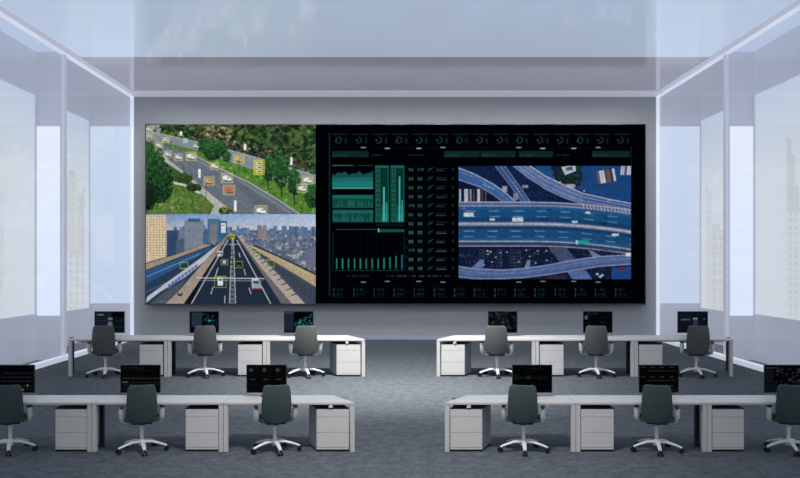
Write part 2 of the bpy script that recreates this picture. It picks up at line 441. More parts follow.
# ================================================================== VIDEO WALL
VD = 29.12
def vw(px, py, off=0.0): return (X(px, VD), VD-off, Z(py, VD))
vwall = thing('video_wall', 'huge wall mounted video screen showing traffic pictures and a dark dashboard', 'screen', (0, VD, 0))
def rel(px, py, off=0.0):
    p = vw(px, py, off); return (p[0], p[1]-VD, p[2])
fb = MB()
xa, xb = X(146, VD), X(645, VD); za, zb_ = Z(303.6, VD), Z(124.6, VD)
fb.box(xa, xb, 0.002, .20, za, zb_)
fb.build('panel_body', M['bezel'], vwall)
MB().box(xa-.02, xb+.02, -.005, .2, za-.04, za).box(xb, xb+.03, -.005, .2, za-.04, zb_+.02).box(xa-.03, xa, -.005, .2, za-.04, zb_+.02)\
    .box(xa-.03, xb+.03, -.005, .2, zb_, zb_+.025).build('edge_frame', mat('edge_metal', (70, 72, 78), .35, .6), vwall)
MB().box(xa+1, xb-1, .2, ZW-VD-.002, za+1, zb_-1).build('mount', M['dark'], vwall)
SM = screen_mat('screen_picture')

# ---- traffic camera picture
GR = [(38, 78, 38), (52, 98, 42), (30, 62, 34), (70, 112, 52), (24, 48, 30)]
c = Canvas(146, 124.8, 315.6, 214.2, 2.0, (58, 92, 48))
c.blobs([(146, 124), (316, 124), (316, 180), (250, 158), (197, 144), (146, 132)], 1500, 1.0, 3.0, [(44, 78, 40), (70, 98, 50), (30, 56, 34), (88, 108, 60), (24, 44, 30)])
c.blobs([(205, 124), (225, 124), (240, 140), (228, 146), (200, 134)], 60, .8, 2, [(140, 135, 90), (110, 110, 70), (160, 150, 110)])
c.blobs([(165, 131), (200, 131), (240, 141), (270, 151), (316, 165), (316, 176), (262, 160), (225, 149), (190, 140)], 260, .7, 1.6, [(100, 84, 70), (70, 64, 56), (40, 44, 38), (130, 110, 92), (28, 34, 30)])
c.blobs([(146, 124), (160, 124), (160, 133), (146, 133)], 40, .8, 2, [(170, 175, 170), (120, 125, 125)])
c.poly([(146, 131), (152.5, 132), (197, 142), (225, 149), (240, 152.5), (265, 160), (305, 172), (316, 176), (316, 200), (290, 187.5), (255, 171), (230, 162.5), (197, 151), (162, 144), (146, 141)], (132, 142, 152))
c.line([(152.5, 132), (197, 142), (225, 149), (265, 160), (316, 176)], .9, (182, 182, 176))
c.poly([(157, 142), (170, 143.5), (197, 150.5), (230, 162), (255, 170.5), (290, 187), (316, 199), (316, 214.2), (300, 214.2), (280, 200), (250, 182), (215, 165), (190, 152)], (84, 132, 50))
c.blobs([(160, 143), (197, 151), (230, 163), (255, 172), (290, 188), (316, 200), (316, 214), (298, 212), (250, 181), (215, 165)], 260, .7, 1.8, [(88, 140, 50), (70, 120, 44), (104, 150, 60)])
road = [(150, 140), (157, 142.5), (190, 152.5), (215, 165.5), (250, 182.5), (280, 200.5), (300, 214.2), (230, 214.2), (226, 207), (205, 190), (190, 177), (170, 162), (155, 148)]
c.poly(road, (104, 114, 126))
c.poly([(155, 146), (170, 161), (190, 176.5), (205, 189.5), (226, 206.5), (232, 214.2), (212, 214.2), (215, 206), (195, 186), (180, 172), (165, 162), (152, 150)], (186, 176, 168))
c.line([(190, 153), (215, 166), (250, 183), (280, 201), (299, 214)], 1.2, (176, 178, 172))
c.line([(186, 155), (212, 168), (246, 185), (276, 203), (290, 213)], .5, (190, 194, 196), .7)
c.line([(176, 158), (205, 177), (236, 198), (256, 214)], .5, (150, 158, 166), .6)
c.poly([(225, 172), (232, 176), (285, 214), (262, 214)], (86, 94, 106), .5)
c.poly([(172, 184), (184, 187), (200, 194.5), (210, 200), (213, 207), (208, 214.2), (146, 214.2), (150, 208)], (84, 122, 52))
c.blobs([(172, 186), (196, 194), (211, 205), (206, 214), (150, 214)], 420, .8, 2.2, [(88, 128, 52), (72, 112, 44), (104, 128, 62), (96, 108, 60)])
c.line([(172, 182.5), (184, 185), (193, 190), (200, 193)], 2.4, (206, 204, 196))
c.poly([(200, 193), (206, 198), (214, 206), (210, 214.2), (222, 214.2), (226, 208), (205, 190)], (176, 180, 168))
c.tree(184, 178, 8, 5, 120, [(60, 92, 44), (44, 76, 36)])
c.tree(194, 187.5, 7, 3.6, 90, [(48, 78, 40), (36, 60, 32)])
c.tree(155, 162, 9, 18, 420, [(36, 84, 40), (28, 66, 36), (50, 100, 48)])
c.tree(160, 182, 13, 21, 900, [(34, 78, 38), (24, 58, 34), (46, 96, 44), (18, 42, 28)])
c.tree(149, 196, 6, 14, 200, [(22, 50, 30), (16, 38, 24)])
c.tree(226, 211, 7, 3.5, 60, [(120, 112, 66), (50, 80, 44)])
for (tx, ty, rx, ry) in ((205, 146, 7, 8), (213, 151, 9, 9), (220, 149, 7, 8), (268, 168, 5, 14), (281, 170, 7.5, 17), (294, 182, 6, 13), (312, 196, 7, 12), (227, 157, 4, 5)):
    c.tree(tx, ty, rx, ry, int(rx*ry*3.2), [(40, 92, 44), (28, 68, 38), (54, 108, 52)])
for tx, ya, yb in ((268, 180, 190), (281.5, 186, 197), (294.5, 193, 205)): c.line([(tx, ya), (tx, yb)], .8, (24, 34, 24))
def car(x, y, s, body, box, bc=(206, 196, 120), ba=.42):
    if box: c.rect(x-s*1.15, y-s*.95, x+s*1.15, y+s*.95, bc, ba); c.frame(x-s*1.15, y-s*.95, x+s*1.15, y+s*.95, (214, 204, 128), .45, .8)
    c.poly([(x-s*.8, y), (x+s*.3, y-s*.1), (x+s*.95, y+s*.35), (x+s*.6, y+s*.72), (x-s*.3, y+s*.66)], (56, 60, 66), .8); c.poly([(x-s*.85, y-s*.2), (x-s*.45, y-s*.5), (x+s*.25, y-s*.42), (x+s*.5, y-s*.05), (x+s*.9, y+s*.15), (x+s*.8, y+s*.5), (x+s*.2, y+s*.52), (x-s*.8, y+s*.2)], body); c.poly([(x-s*.1, y-s*.2), (x+s*.35, y-s*.12), (x+s*.55, y+s*.1), (x+.1*s, y+s*.08)], (96, 104, 116), .8)
for a in ((159, 145.5, 3.6, (235, 230, 220), 1), (168, 154, 3.6, (220, 224, 232), 1), (178.6, 157, 3.9, (226, 228, 232), 1), (191, 156.3, 4.7, (248, 246, 240), 1), (214.5, 166, 3.9, (232, 232, 236), 1),
          (227, 178, 5.2, (240, 242, 246), 1), (209, 181, 4.7, (226, 166, 84), 1), (229, 190, 5.2, (214, 96, 64), 1), (261, 210.5, 5.5, (250, 250, 250), 1), (239, 159, 4.8, (222, 184, 90), 1),
          (302, 188.5, 4.6, (232, 232, 228), 1), (307.5, 180, 4.8, (238, 236, 232), 1), (166, 140, 3, (214, 210, 200), 1), (196, 146, 3.4, (214, 200, 206), 0), (149, 129, 3.4, (220, 220, 216), 1), (149, 136, 3, (214, 208, 196), 1)): car(*a)
c.rect(183, 138, 188, 143, (168, 206, 196), .85)
c.rect(253.5, 160, 264.5, 175, (216, 206, 70), .6); c.frame(253.5, 160, 264.5, 175, (228, 218, 80), .5)
for dy in (163.5, 167.5, 171.5): c.ell(259, dy, 3.6, 1.4, (226, 222, 170)); c.ell(259.5, dy, 2, .6, (90, 90, 60))
for (sx_, sy_, h_) in ((181, 133.5, 4.5), (245, 147, 6), (291.3, 161, 8), (199.5, 173.5, 9), (235.2, 206, 11)):
    c.rect(sx_-1.2, sy_-h_/2, sx_+1.2, sy_+h_/2, (240, 244, 244))
for lx, ya, yb in ((171, 140, 150), (183.5, 166, 176), (191.5, 172, 184), (206, 183, 200), (193, 200, 214), (174.5, 208, 214), (239, 160, 172), (256, 140, 152), (275, 132, 148), (290, 150, 162)):
    c.line([(lx, ya), (lx, yb)], .5, (40, 52, 52), .85)
c.a = c.a*.86 + c.a.mean(2, keepdims=True)*.10
c.grit(.07, 3)
pic = c.mesh('traffic_picture', SM, vwall, lambda x, y: rel(x, y, .004))
tag(pic, 'tree lined road with cars marked by yellow boxes')

# ---- highway picture
c = Canvas(146, 214.2, 315.6, 303.6, 2.0, (90, 104, 128))
sky = (c.Y-214.2)/16; sky = np.clip(sky, 0, 1)[..., None]; lr = ((c.X-146)/170)[..., None]
c.a[:] = np.where(sky < 1, np.array((110, 146, 200))*(1-sky)*(1-lr*.45) + np.array((206, 208, 216))*(sky*.9+.1*lr+ (1-sky)*lr*.45), np.array((96, 112, 138)))
c.a = np.clip(c.a, 0, 230)
for i in range(60):
    x = random.uniform(166, 316); w_ = random.uniform(1.5, 5); h_ = random.uniform(1, 6)
    c.rect(x, 231-h_, x+w_, 240, random.choice([(88, 116, 156), (104, 130, 164), (76, 98, 136)]))
for i in range(900):
    y = 231 + random.random()**1.2*46; x = random.uniform(166, 316); q = 1+(y-231)/16
    c.rect(x, y, x+random.uniform(.8, 2.2)*q, y+random.uniform(.6, 1.8)*q, random.choice([(110, 122, 142), (140, 146, 158), (84, 96, 118), (66, 80, 102), (170, 172, 176), (126, 116, 118), (92, 104, 126)]))
def bld(xa, xb, ya, yb, cc, wc, st=2.0, sx_=2.2):
    c.rect(xa, ya, xb, yb, cc)
    y = ya+1
    while y < yb-1:
        x = xa+.8
        while x < xb-.8: c.rect(x, y, x+sx_*.5, y+st*.5, wc, .8); x += sx_
        y += st
bld(167, 178, 231, 262, (46, 68, 104), (70, 96, 134)); bld(176, 186, 240, 256, (70, 88, 116), (96, 112, 138))
bld(184.5, 204, 220, 252, (132, 144, 158), (92, 104, 122), 1.8, 2.4); c.rect(188, 218.5, 200, 222, (56, 92, 136))
bld(203, 209, 232, 244, (64, 96, 132), (90, 120, 150)); bld(207.5, 220, 219, 242, (66, 108, 134), (96, 134, 156), 1.6, 1.9); bld(210, 217, 224, 242, (130, 128, 142), (100, 100, 116))
bld(219, 227, 221, 240, (44, 96, 128), (70, 120, 150)); c.rect(221, 223, 225.8, 233, (222, 226, 230)); c.rect(222, 225, 224.8, 226, (110, 120, 130))
bld(258, 267, 227, 239, (150, 136, 142), (112, 104, 118)); bld(306, 316, 250, 268, (112, 118, 136), (80, 88, 106))
bld(146, 166.5, 215, 270, (222, 204, 170), (150, 132, 108), 2.6, 3.0)
c.poly([(146, 263), (176, 254), (205, 243.5), (222, 246), (228, 236), (226, 240), (190, 303.6), (146, 303.6)], (40, 60, 84))
c.poly([(146, 264), (176, 254.5), (204, 244), (212, 245), (182, 256), (146, 270)], (164, 146, 126))
c.poly([(146, 271), (210, 247), (214, 248), (146, 284)], (46, 86, 132))
c.line([(146, 277), (200, 254)], .7, (150, 190, 220), .8)
c.line([(146, 292), (168, 282)], .6, (140, 160, 180), .7)
c.poly([(146, 303), (147, 297), (166, 283), (198, 260), (224, 240), (222, 246), (204, 262), (184, 278), (160, 292)], (190, 192, 204))
for i in range(9):
    t = i/9; x = 168+30*t; y = 289-23*t
    c.poly([(x, y), (x+2.6, y-2), (x+2.6, y-6+t*2), (x, y-4.2+t*2)], (80, 110, 176))
c.poly([(150, 303.6), (166, 291), (186, 279), (176, 296), (172, 303.6)], (78, 84, 92))
c.poly([(166, 303.6), (180, 290), (204, 262), (227, 235), (229.5, 235), (196, 286), (184, 303.6)], (172, 156, 144))
for k in range(5): c.line([(168+3.4*k, 303), (227+.4*k, 236)], .35, (110, 98, 94), .8)
c.poly([(184, 303.6), (197, 285), (229, 236), (237, 236), (246, 250), (262, 274), (282, 303.6)], (34, 46, 64))
c.poly([(184, 303.6), (197, 285), (226, 240), (199, 286), (191, 303.6)], (14, 18, 26))
c.line([(191.5, 303.6), (228, 240)], .9, (216, 220, 226)); c.line([(270.5, 303.6), (236.8, 240)], .9, (216, 220, 226))
c.poly([(229, 303.6), (232, 238), (233.6, 238), (236, 303.6)], (96, 104, 116)); c.line([(229.2, 303), (232.2, 238)], .6, (220, 222, 222)); c.line([(235.6, 303), (233.4, 238)], .6, (220, 222, 222))
for k in range(12): c.rect(231, 250+k*4.6, 233.6+k*.05, 251.4+k*4.6, (40, 46, 56))
for (a0, b0, a1, b1) in ((211, 294, 213, 287), (215.5, 276, 218, 268), (222, 256, 223, 251), (249, 288, 251, 294), (244, 269, 245.5, 275), (239, 253, 240, 257), (224.6, 303, 225, 296)):
    c.line([(a0, b0), (a1, b1)], .8, (222, 226, 232))
c.poly([(236.5, 236), (238.5, 236), (262, 262), (300, 303.6), (281, 303.6), (262, 274)], (110, 104, 108))
c.poly([(237.4, 236), (240, 236), (266, 262), (305, 303.6), (292, 303.6), (262, 269)], (178, 168, 158))
for k in range(16):
    t = k/16; t2 = t*t*.6+t*.4
    c.line([(243+54*t2, 243+58*t2), (245+61*t2, 241+57*t2)], .5+t, (96, 88, 88))
c.poly([(252, 249), (258, 248), (316, 285), (316, 303.6), (305, 303.6), (268, 262)], (66, 74, 92))
for k in range(20): c.line([(262+k*2.9, 256+k*1.9), (262+k*2.9, 260+k*2.4)], .5, (40, 46, 60))
c.poly([(250, 246.5), (256, 245.5), (316, 275), (316, 287), (270, 259)], (186, 170, 138))
c.line([(254, 245.5), (280, 257), (316, 274.5)], 1.6, (46, 44, 50))
for k in range(22): c.line([(262+k*2.6, 252.2+k*1.32), (262+k*2.6, 255+k*1.6)], .45, (140, 122, 96))
c.line([(197, 278), (264, 278.6)], 1.0, (210, 214, 216)); c.line([(197, 280.4), (262, 281)], .7, (150, 156, 164)); c.line([(222, 244.2), (240, 244.4)], .6, (160, 170, 180))
def box_(x, y, r, q=.8): c.frame(x-r, y-r*q, x+r, y+r*q, (186, 196, 60), .55)
c.rect(217.6, 277.4, 223, 285.6, (226, 234, 240)); c.rect(218.4, 279, 222.2, 280.6, (70, 90, 110)); box_(220.3, 282, 6, .95)
c.rect(217, 251, 221.3, 256.5, (206, 208, 212)); c.rect(217.6, 252.4, 220.8, 253.6, (80, 90, 104)); c.rect(215.8, 253, 217.2, 257.6, (150, 60, 60))
c.rect(222.5, 260.5, 226, 263.6, (190, 200, 206)); box_(224.4, 262.4, 3.6)
c.rect(236.4, 262.5, 240.6, 266.4, (28, 30, 34)); c.rect(237, 265.2, 240, 266.2, (150, 120, 60)); box_(238.5, 264.6, 4.2)
c.poly([(251.5, 279), (259, 279), (262.5, 289), (252, 289.5)], (190, 202, 214)); c.rect(253, 281, 259, 283.6, (60, 74, 90)); c.rect(252.6, 288.2, 262, 289.4, (150, 50, 52)); c.line([(250.4, 280), (252, 287)], .5, (190, 70, 70)); c.poly([(253, 283.6), (260.4, 283.6), (261.6, 287.6), (253.4, 288)], (150, 164, 180))
for b_ in ((184, 265.5, 4.2), (257.5, 253, 2.6), (270, 263.5, 4.6), (232, 236.5, 3)): box_(*b_)
c.rect(230, 234.5, 234.5, 238.5, (176, 184, 80), .6)
c.ell(180, 294, 2.6, 2.2, (30, 40, 40)); c.ell(180, 293, 1.6, 1.2, (150, 170, 170))
c.scribble(152, 171, 301, 1.2, (130, 150, 160))
c.grit(.06, 3)
tag(c.mesh('highway_picture', SM, vwall, lambda x, y: rel(x, y, .004), .94), 'elevated motorway running towards a city skyline')

# ---- dashboard
TE = (38, 148, 138); TD = (18, 84, 80); TG = (14, 52, 50)
c = Canvas(315.6, 124.8, 645, 303.6, 2.0, (1, 2, 5))
for k in range(60):
    c.rect(330+k*5.2, 133, 330.25+k*5.2, 297, (8, 24, 26), .5)
c.rect(329.2, 133, 329.8, 296, (40, 90, 88), .8); c.rect(631.2, 146, 631.7, 280, (24, 70, 66), .8)
for k in range(15):
    x = 332+20.14*k
    c.rect(x, 134.1, x+15.5, 134.6, (40, 104, 96), .8)
    c.arc(x+6.3, 140.2, 2.9, .6, (230 if k % 3 else 190), (450 if k % 3 else 500), (52, 108, 102)); c.ell(x+4.4, 140.2, 1.3, .9, (80, 96, 96), .7)
    c.scribble(x+10.4, x+13, 137.6, 1, (24, 90, 80), .7, .8); c.scribble(x+10.4, x+13, 140.6, 1, (24, 80, 72), .7, .8); c.rect(x+13.4, 138, x+14.6, 143.5, (22, 66, 58), .8)
    c.rect(x, 286, x+9, 286.4, (34, 70, 68), .7)
    for r in range(2):
        c.rect(x+1.2, 288.3+r*5, x+2.4, 292+r*5, (70, 92, 88), .7); c.scribble(x+4.2, x+12, 288.6+r*5, 1.6, (24, 120, 92), .8, .8); c.scribble(x+5, x+14, 291.2+r*5, 1.0, (30, 84, 74), .6, .8)
c.rect(331, 147.8, 631, 148.0, (30, 40, 44)); c.rect(331, 282.2, 631, 282.4, (30, 48, 48))
for x in (363.4, 387.4, 418.8, 442.8, 518.8, 542.8, 573.9, 598.2):
    o_ = .9 if x in (387.4, 542.8, 573.9, 418.8) else 0
    c.rect(x-2.5, 147+o_, x+2.5, 148.1+o_, (176, 206, 204)); c.rect(x-2.5, 281.9-o_, x+2.5, 282.9-o_, (150, 180, 176))
for (a, b) in ((332, 368.5), (444, 479.5), (480.5, 515.5), (518.8, 553), (592, 630)):
    c.rect(a, 151, b, 157.4, (16, 46, 48)); c.scribble(a+1, a+15, 154.5, 1.5, (70, 120, 120), .7)
c.scribble(372, 382, 154.2, 1.8, (92, 96, 100), .8); c.scribble(408, 427, 154.2, 1.6, (74, 78, 84), .8); c.scribble(556, 570, 154.2, 1.6, (80, 86, 90), .8)
c.rect(332, 165.2, 351.5, 165.9, (150, 200, 160)); c.rect(358, 165.3, 373, 165.8, (50, 110, 80)); c.ell(353.5, 165.6, 1.4, .8, (40, 60, 70))
pts = [(332, 188)]
for k in range(21): pts.append((332+k*2.05, 173.2 + 2.2*math.sin(k*1.3)*math.sin(k*.5+1) - (1.4 if k > 17 else 0)))
pts.append((373, 188)); c.poly(pts, (22, 88, 86)); c.poly([(332, 188), (332, 178), (373, 177), (373, 188)], (28, 118, 112)); c.poly([(332, 188), (332, 182), (373, 181), (373, 188)], (30, 134, 126))
c.rect(332, 188, 373, 188.7, (130, 214, 206))
for ya, yb in ((195, 208), (210, 222.3)):
    c.rect(332.6, ya, 373, yb, (18, 76, 72)); c.rect(332.6, ya, 373, ya+3.6, (26, 112, 104)); c.frame(332.6, ya, 373, yb, (40, 150, 138), .4, .6)
    for k in range(26):
        if random.random() < .75:
            h_ = random.uniform(2, 8); c.rect(334+k*1.5, yb-1-h_, 334.6+k*1.5, yb-1, (60, 168, 146), .8)
for (xa_, m1, t1, m2, t2) in ((375, 384, 187, 386.6, 202), (390.5, 399.6, 176.5, 402.2, 200)):
    c.rect(xa_, 165.6, xa_+13.8, 222.3, (12, 54, 52)); c.frame(xa_, 165.6, xa_+13.8, 222.3, (36, 140, 120), .7, .8)
    c.rect(xa_+.7, 166, xa_+13, 168, (36, 120, 112), .8)
    for k in range(11): c.frame(xa_+1.4, 169+k*4.9, xa_+5, 172.4+k*4.9, (46, 160, 126), .6, .85)
    c.rect(xa_+6, 205, xa_+13, 221.6, (22, 96, 90)); c.rect(xa_+6, 214, xa_+13, 221.6, (28, 124, 116))
    c.rect(m1-.8, t1, m1+.8, 221.6, (84, 206, 198)); c.rect(m2-.6, t2, m2+.6, 221.6, (62, 180, 170))
c.rect(375, 225, 404.5, 225.5, (20, 80, 76)); c.rect(336, 229.2, 378, 229.8, (40, 130, 120)); c.rect(378.5, 229.2, 404.5, 232.2, (18, 92, 90)); c.rect(378, 228.6, 379.2, 232.4, (220, 240, 236))
c.rect(332.6, 232, 333, 271, (20, 66, 62)); c.rect(404.4, 233, 404.8, 271, (20, 66, 62))
for k in range(24): c.rect(335+k*2.95, 234, 335.2+k*2.95, 268, (16, 40, 40), .6)
for k in range(12):
    tp = 258.6 - (0, 0, 0, 0, 0, 0, 0, 0, .3, 1.4, 2.6, 3.6)[k]
    c.rect(336+k*5.93, tp, 337.3+k*5.93, 269, (44, 150, 138) if k < 11 else (44, 130, 160))
c.rect(334, 270.2, 404, 270.7, (26, 100, 84))
c.scribble(347, 369, 275.2, 1.8, (86, 92, 94), .7); c.scribble(387, 394, 275.2, 1.8, (110, 112, 116), .8)
for a, b in ((397, 406), (408.5, 410), (412, 416), (419, 424), (427, 437), (440, 442), (445, 449)): c.scribble(a, b, 275.2, 1.9, (120, 124, 126), .9)
rows_ = [('95', '173'), ('60', '60'), ('60', '64'), ('50', '90'), ('170', '52'), ('61', '61'), ('50', '92'), ('66', '90'), ('88', '47'), ('175', '55'), ('88', '67'), ('69', '48')]
for k, (a, b) in enumerate(rows_):
    y = 168.0+8.98*k; cc = (70, 142, 134)
    c.rect(407.6, y+5.2, 424, y+5.4, (20, 56, 52)); c.digits(408.8, y+.3, a, cc, .62 if len(a) == 2 else .5); c.digits(417.8, y+.3, b, cc, .62 if len(b) == 2 else .5)
    c.line([(428, y+3.4), (430, y+2.2), (431, y+.6), (433.4, y-.4)], .6, (28, 96, 84)); c.arc(430, y+2, 1.6, .6, 0, 200, (26, 88, 78))
    c.rect(436, y+.4, 448-(k % 3), y+.9, (34, 76, 70)); c.rect(436, y+2.3, 444+(k % 2)*2.5, y+2.9, (90, 122, 116)); c.rect(452, y, 453.6, y+3, (16, 60, 50)); c.rect(406.6, y-1.4, 407.1, y-.6, (110, 120, 116))
tag(c.mesh('dashboard_picture', SM, vwall, lambda x, y: rel(x, y, .003), .86), 'black dashboard of teal charts, dials and figures')

# ---- aerial interchange
c = Canvas(458.6, 166, 630.8, 279.2, 2.0, (20, 36, 76))
n_ = rng.random((c.h//6+1, c.w//6+1)); c.a *= (.75+.5*np.kron(n_, np.ones((6, 6)))[:c.h, :c.w])[..., None]
c.poly([(574, 166), (631, 166), (631, 204), (600, 197), (574, 188)], (30, 76, 138)); c.poly([(534, 166), (551, 166), (562, 184), (545, 176)], (36, 84, 146))
for _ in range(40): c.line([(random.uniform(574, 628), random.uniform(168, 196))]*2, .9, (20, 54, 108))
c.poly([(459, 181), (478, 188), (498, 201), (459, 201)], (14, 26, 54))
for x, w_, q in ((459, 2, (190, 200, 206)), (464, 4, (200, 206, 216)), (469.5, 2, (150, 162, 178)), (473, 1.6, (76, 84, 104)), (477, 3, (210, 214, 224)), (481.5, 1.4, (100, 84, 90)), (485, 1.2, (120, 96, 92))):
    c.rect(x, 189, x+w_, 201.5, q)
EDG = (168, 178, 204)
c.poly([(495, 166), (505, 166), (517.8, 183.8), (530, 201.5), (521.5, 201.5), (509, 184)], (60, 92, 150))
for a in (((495, 166), (509, 184), (521.5, 201.5)), ((505, 166), (517.8, 183.8), (530, 201.5)), ((500, 166), (513.4, 184), (526, 201.5))): c.line(list(a), .8, (134, 148, 186))
c.poly([(458.6, 167.5), (473.8, 173.8), (492.7, 183.8), (505.2, 192.6), (515, 201.5), (501.5, 201.5), (492.7, 194), (480, 187), (458.6, 179.5)], (66, 108, 172))
c.line([(458.6, 168), (473.8, 173.8), (492.7, 183.8), (505.2, 192.6), (515, 201.2)], 1.4, EDG); c.line([(458.6, 179.5), (480, 187), (492.7, 194), (501.5, 201)], 1.2, (130, 148, 188)); c.line([(458.6, 171.5), (476, 178), (494, 188), (508, 200)], .6, (120, 150, 200))
for k in range(5): c.rect(483+k*2.4, 184+k*1.2, 484.5+k*2.4, 185+k*1.2, (190, 214, 236))
for k in range(4): c.rect(513+k*2, 182+k*3, 514.2+k*2, 183.2+k*3, (190, 214, 236))
c.rect(502, 186, 507, 192, (170, 176, 196)); c.rect(522, 185, 528, 188, (150, 156, 160)); c.rect(513, 193, 518, 200, (150, 160, 180), .8)
c.blobs([(551, 166), (581, 166), (581, 184), (575, 188), (556, 184)], 160, 1, 2.4, [(26, 46, 52), (34, 58, 50), (20, 34, 44)])
c.poly([(561, 167), (575, 165), (576, 171), (565, 175)], (206, 212, 228)); c.poly([(565, 168), (572, 166), (573, 170), (567, 171)], (90, 100, 140)); c.rect(566, 184, 575, 188, (180, 186, 206))
for k, q in enumerate(((120, 90, 88), (232, 236, 244), (224, 228, 240), (110, 80, 76), (130, 92, 84), (70, 60, 80), (232, 236, 244))):
    c.poly([(596+k*2.6, 171.5-k*.45), (598.3+k*2.6, 171.1-k*.45), (600.5+k*2.6, 183.6-k*.45), (598.2+k*2.6, 184-k*.45)], q)
for k, q in enumerate(((220, 226, 238), (200, 206, 222), (100, 96, 120), (226, 230, 240), (216, 220, 234))): c.poly([(621+k*2.1, 166), (622.8+k*2.1, 166), (621.8+k*2.1, 175.5), (620+k*2.1, 174.5)], q)
c.poly([(512.7, 166), (530, 166), (545, 176), (563.8, 185), (582.7, 193.3), (607.8, 199), (630.8, 203.5), (630.8, 212), (582.7, 204), (563.8, 197.7), (545, 189), (527, 178)], (98, 120, 172))
c.poly([(583, 194), (607.8, 199.6), (630.8, 204), (630.8, 209), (583, 203)], (72, 98, 156))
for off in (0, 3.2, 7.5, 11):
    c.line([(513+off*1.45, 166), (545, 189-off*1.15), (563.8, 197.7-off*1.12), (582.7, 204-off*.95), (607, 207.5-off*.75), (630.8, 212-off*.75)], .7, (160, 172, 212))
c.line([(530, 166), (545, 176), (563.8, 185), (582.7, 193.3), (607.8, 199), (630.8, 203.5)], 1.3, (184, 188, 214))
for k in range(3): c.ell(560+k*24, 182+k*9, .9, .9, (230, 190, 150))
def hy(x): return .0008*max(0, x-530)**2
def band(ya, yb, q, x0=458.6, x1=630.8):
    top = [(x, ya+hy(x)) for x in np.linspace(x0, x1, 24)]; bot = [(x, yb+hy(x)) for x in np.linspace(x0, x1, 24)]
    c.poly(top+bot[::-1], q)
band(201.6, 206, (96, 104, 138)); band(201.6, 202.8, (180, 184, 206)); band(205, 206.4, (140, 160, 200))
band(206.4, 222.4, (30, 84, 136)); band(206.4, 209.5, (36, 96, 150)); band(217.5, 221.8, (24, 70, 118)); band(221.8, 226, (130, 138, 170)); band(223, 224.6, (196, 198, 216)); band(226, 241, (30, 82, 134)); band(226, 229, (24, 66, 112)); band(238, 241, (44, 96, 146))
band(240.6, 242, (160, 178, 210)); band(242, 245.4, (60, 66, 96)); band(245.2, 246.4, (160, 156, 184))
for yb in (211, 216.5, 231, 236.4):
    for k in range(8):
        x = 461+k*23.6 + (3 if yb > 220 else 5); c.line([(x, yb+hy(x)), (x+9.5, yb+hy(x+9.5))], .8, (112, 166, 206))
for k in range(28):
    x = 581+k*1.75; y = 204.3+.1*(x-581)
    c.line([(x, y+hy(x)*.2), (x+1.2, y+4.2)], .8, (206, 208, 226) if k % 2 else (120, 104, 140))
def veh(x, y, w_, h_, q): c.rect(x, y, x+w_, y+h_, q)
for v in ((463.5, 212.5, 10, 4, (222, 228, 244)), (462, 207.4, 3.6, 2, (150, 90, 190)), (489.5, 218.3, 5.4, 2.2, (210, 226, 240)), (512, 217.4, 11, 4, (226, 230, 244)), (571.5, 220.4, 6, 2.6, (196, 214, 236)),
          (585, 211.4, 5, 2, (230, 236, 244)), (576, 240.2, 12.5, 4, (34, 176, 172)), (575.4, 240.2, 2.4, 4, (150, 220, 220)), (611.5, 233.4, 7, 2.4, (236, 240, 250)), (546, 209, 5, 1.4, (18, 60, 110)), (602, 222, 4, 2.4, (14, 50, 96))): veh(*v)
c.poly([(458.6, 246.6), (560, 247), (600, 251.5), (631, 256.5), (631, 279.2), (458.6, 279.2)], (18, 30, 60))
for _ in range(420):
    x = random.uniform(459, 630); y = random.uniform(248, 279); c.rect(x, y, x+random.uniform(.6, 2.4), y+random.uniform(.5, 1.4), random.choice([(44, 56, 92), (60, 72, 108), (84, 92, 120), (30, 44, 80), (70, 50, 66)]))
for gx in (479, 497, 510, 516):
    for k in range(5): c.frame(gx, 249.5+k*3.2, gx+4.5, 252.9+k*3.2, (96, 104, 132), .4, .8)
for _ in range(16):
    x = random.uniform(476, 548); y = random.uniform(250, 266); c.ell(x, y, 1.2, .8, random.choice([(220, 226, 236), (170, 176, 196), (196, 170, 160)]))
c.poly([(548, 247), (566, 248), (578, 263), (590, 279.2), (572, 279.2), (560, 262)], (52, 64, 104))
for k in range(7): c.line([(549+k*2.7, 247), (573+k*2.8, 279)], .5, (150, 160, 196), .85)
c.poly([(568, 272), (586, 270), (592, 279.2), (574, 279.2)], (92, 118, 176)); c.poly([(611, 268), (631, 266), (631, 279.2), (611, 279.2)], (34, 74, 142))
c.poly([(480, 259.5), (484.5, 260), (483, 268), (471, 268)], (108, 130, 184)); c.poly([(527, 260), (530.5, 260), (529.5, 269), (523.5, 269)], (108, 140, 190)); c.poly([(588, 250), (592, 250.5), (601, 256), (594, 259)], (116, 134, 186))
up = [(458.6, 266.2), (475.4, 268.8), (502.6, 269.8), (523, 268.5), (544.7, 265.5), (565.4, 261.5), (585.8, 258), (606, 256), (630.8, 254.7)]
lo = [(458.6, 276.5), (475, 278.6), (489, 279), (523, 277.4), (544.7, 274.8), (572, 270.6), (599, 266.2), (630.8, 264)]
c.poly(up+lo[::-1], (88, 112, 164)); [c.line([(x, y+o2) for x, y in up], .4, (120, 138, 184), .6) for o2 in (5.6, 7)]; c.line(up, 1.2, (150, 164, 208)); c.line(lo, 1.3, (140, 146, 186)); c.line([(x, y-2.4) for x, y in lo], .6, (60, 80, 136)); c.line([(x, y+3.6) for x, y in up], .6, (120, 150, 204))
veh(625.4, 252.4, 5.4, 3.8, (224, 228, 240))
for x, y in ((597, 274), (602, 275), (600, 276.6)): c.ell(x, y, 1.6, 1, (214, 220, 236))
c.ell(622, 268.5, 2.4, 2, (110, 50, 60)); c.rect(548, 275, 566, 279.2, (70, 50, 74), .7)
c.grit(.10, 3)
tag(c.mesh('aerial_picture', SM, vwall, lambda x, y: rel(x, y, .008), .84), 'blue aerial view of a motorway interchange')

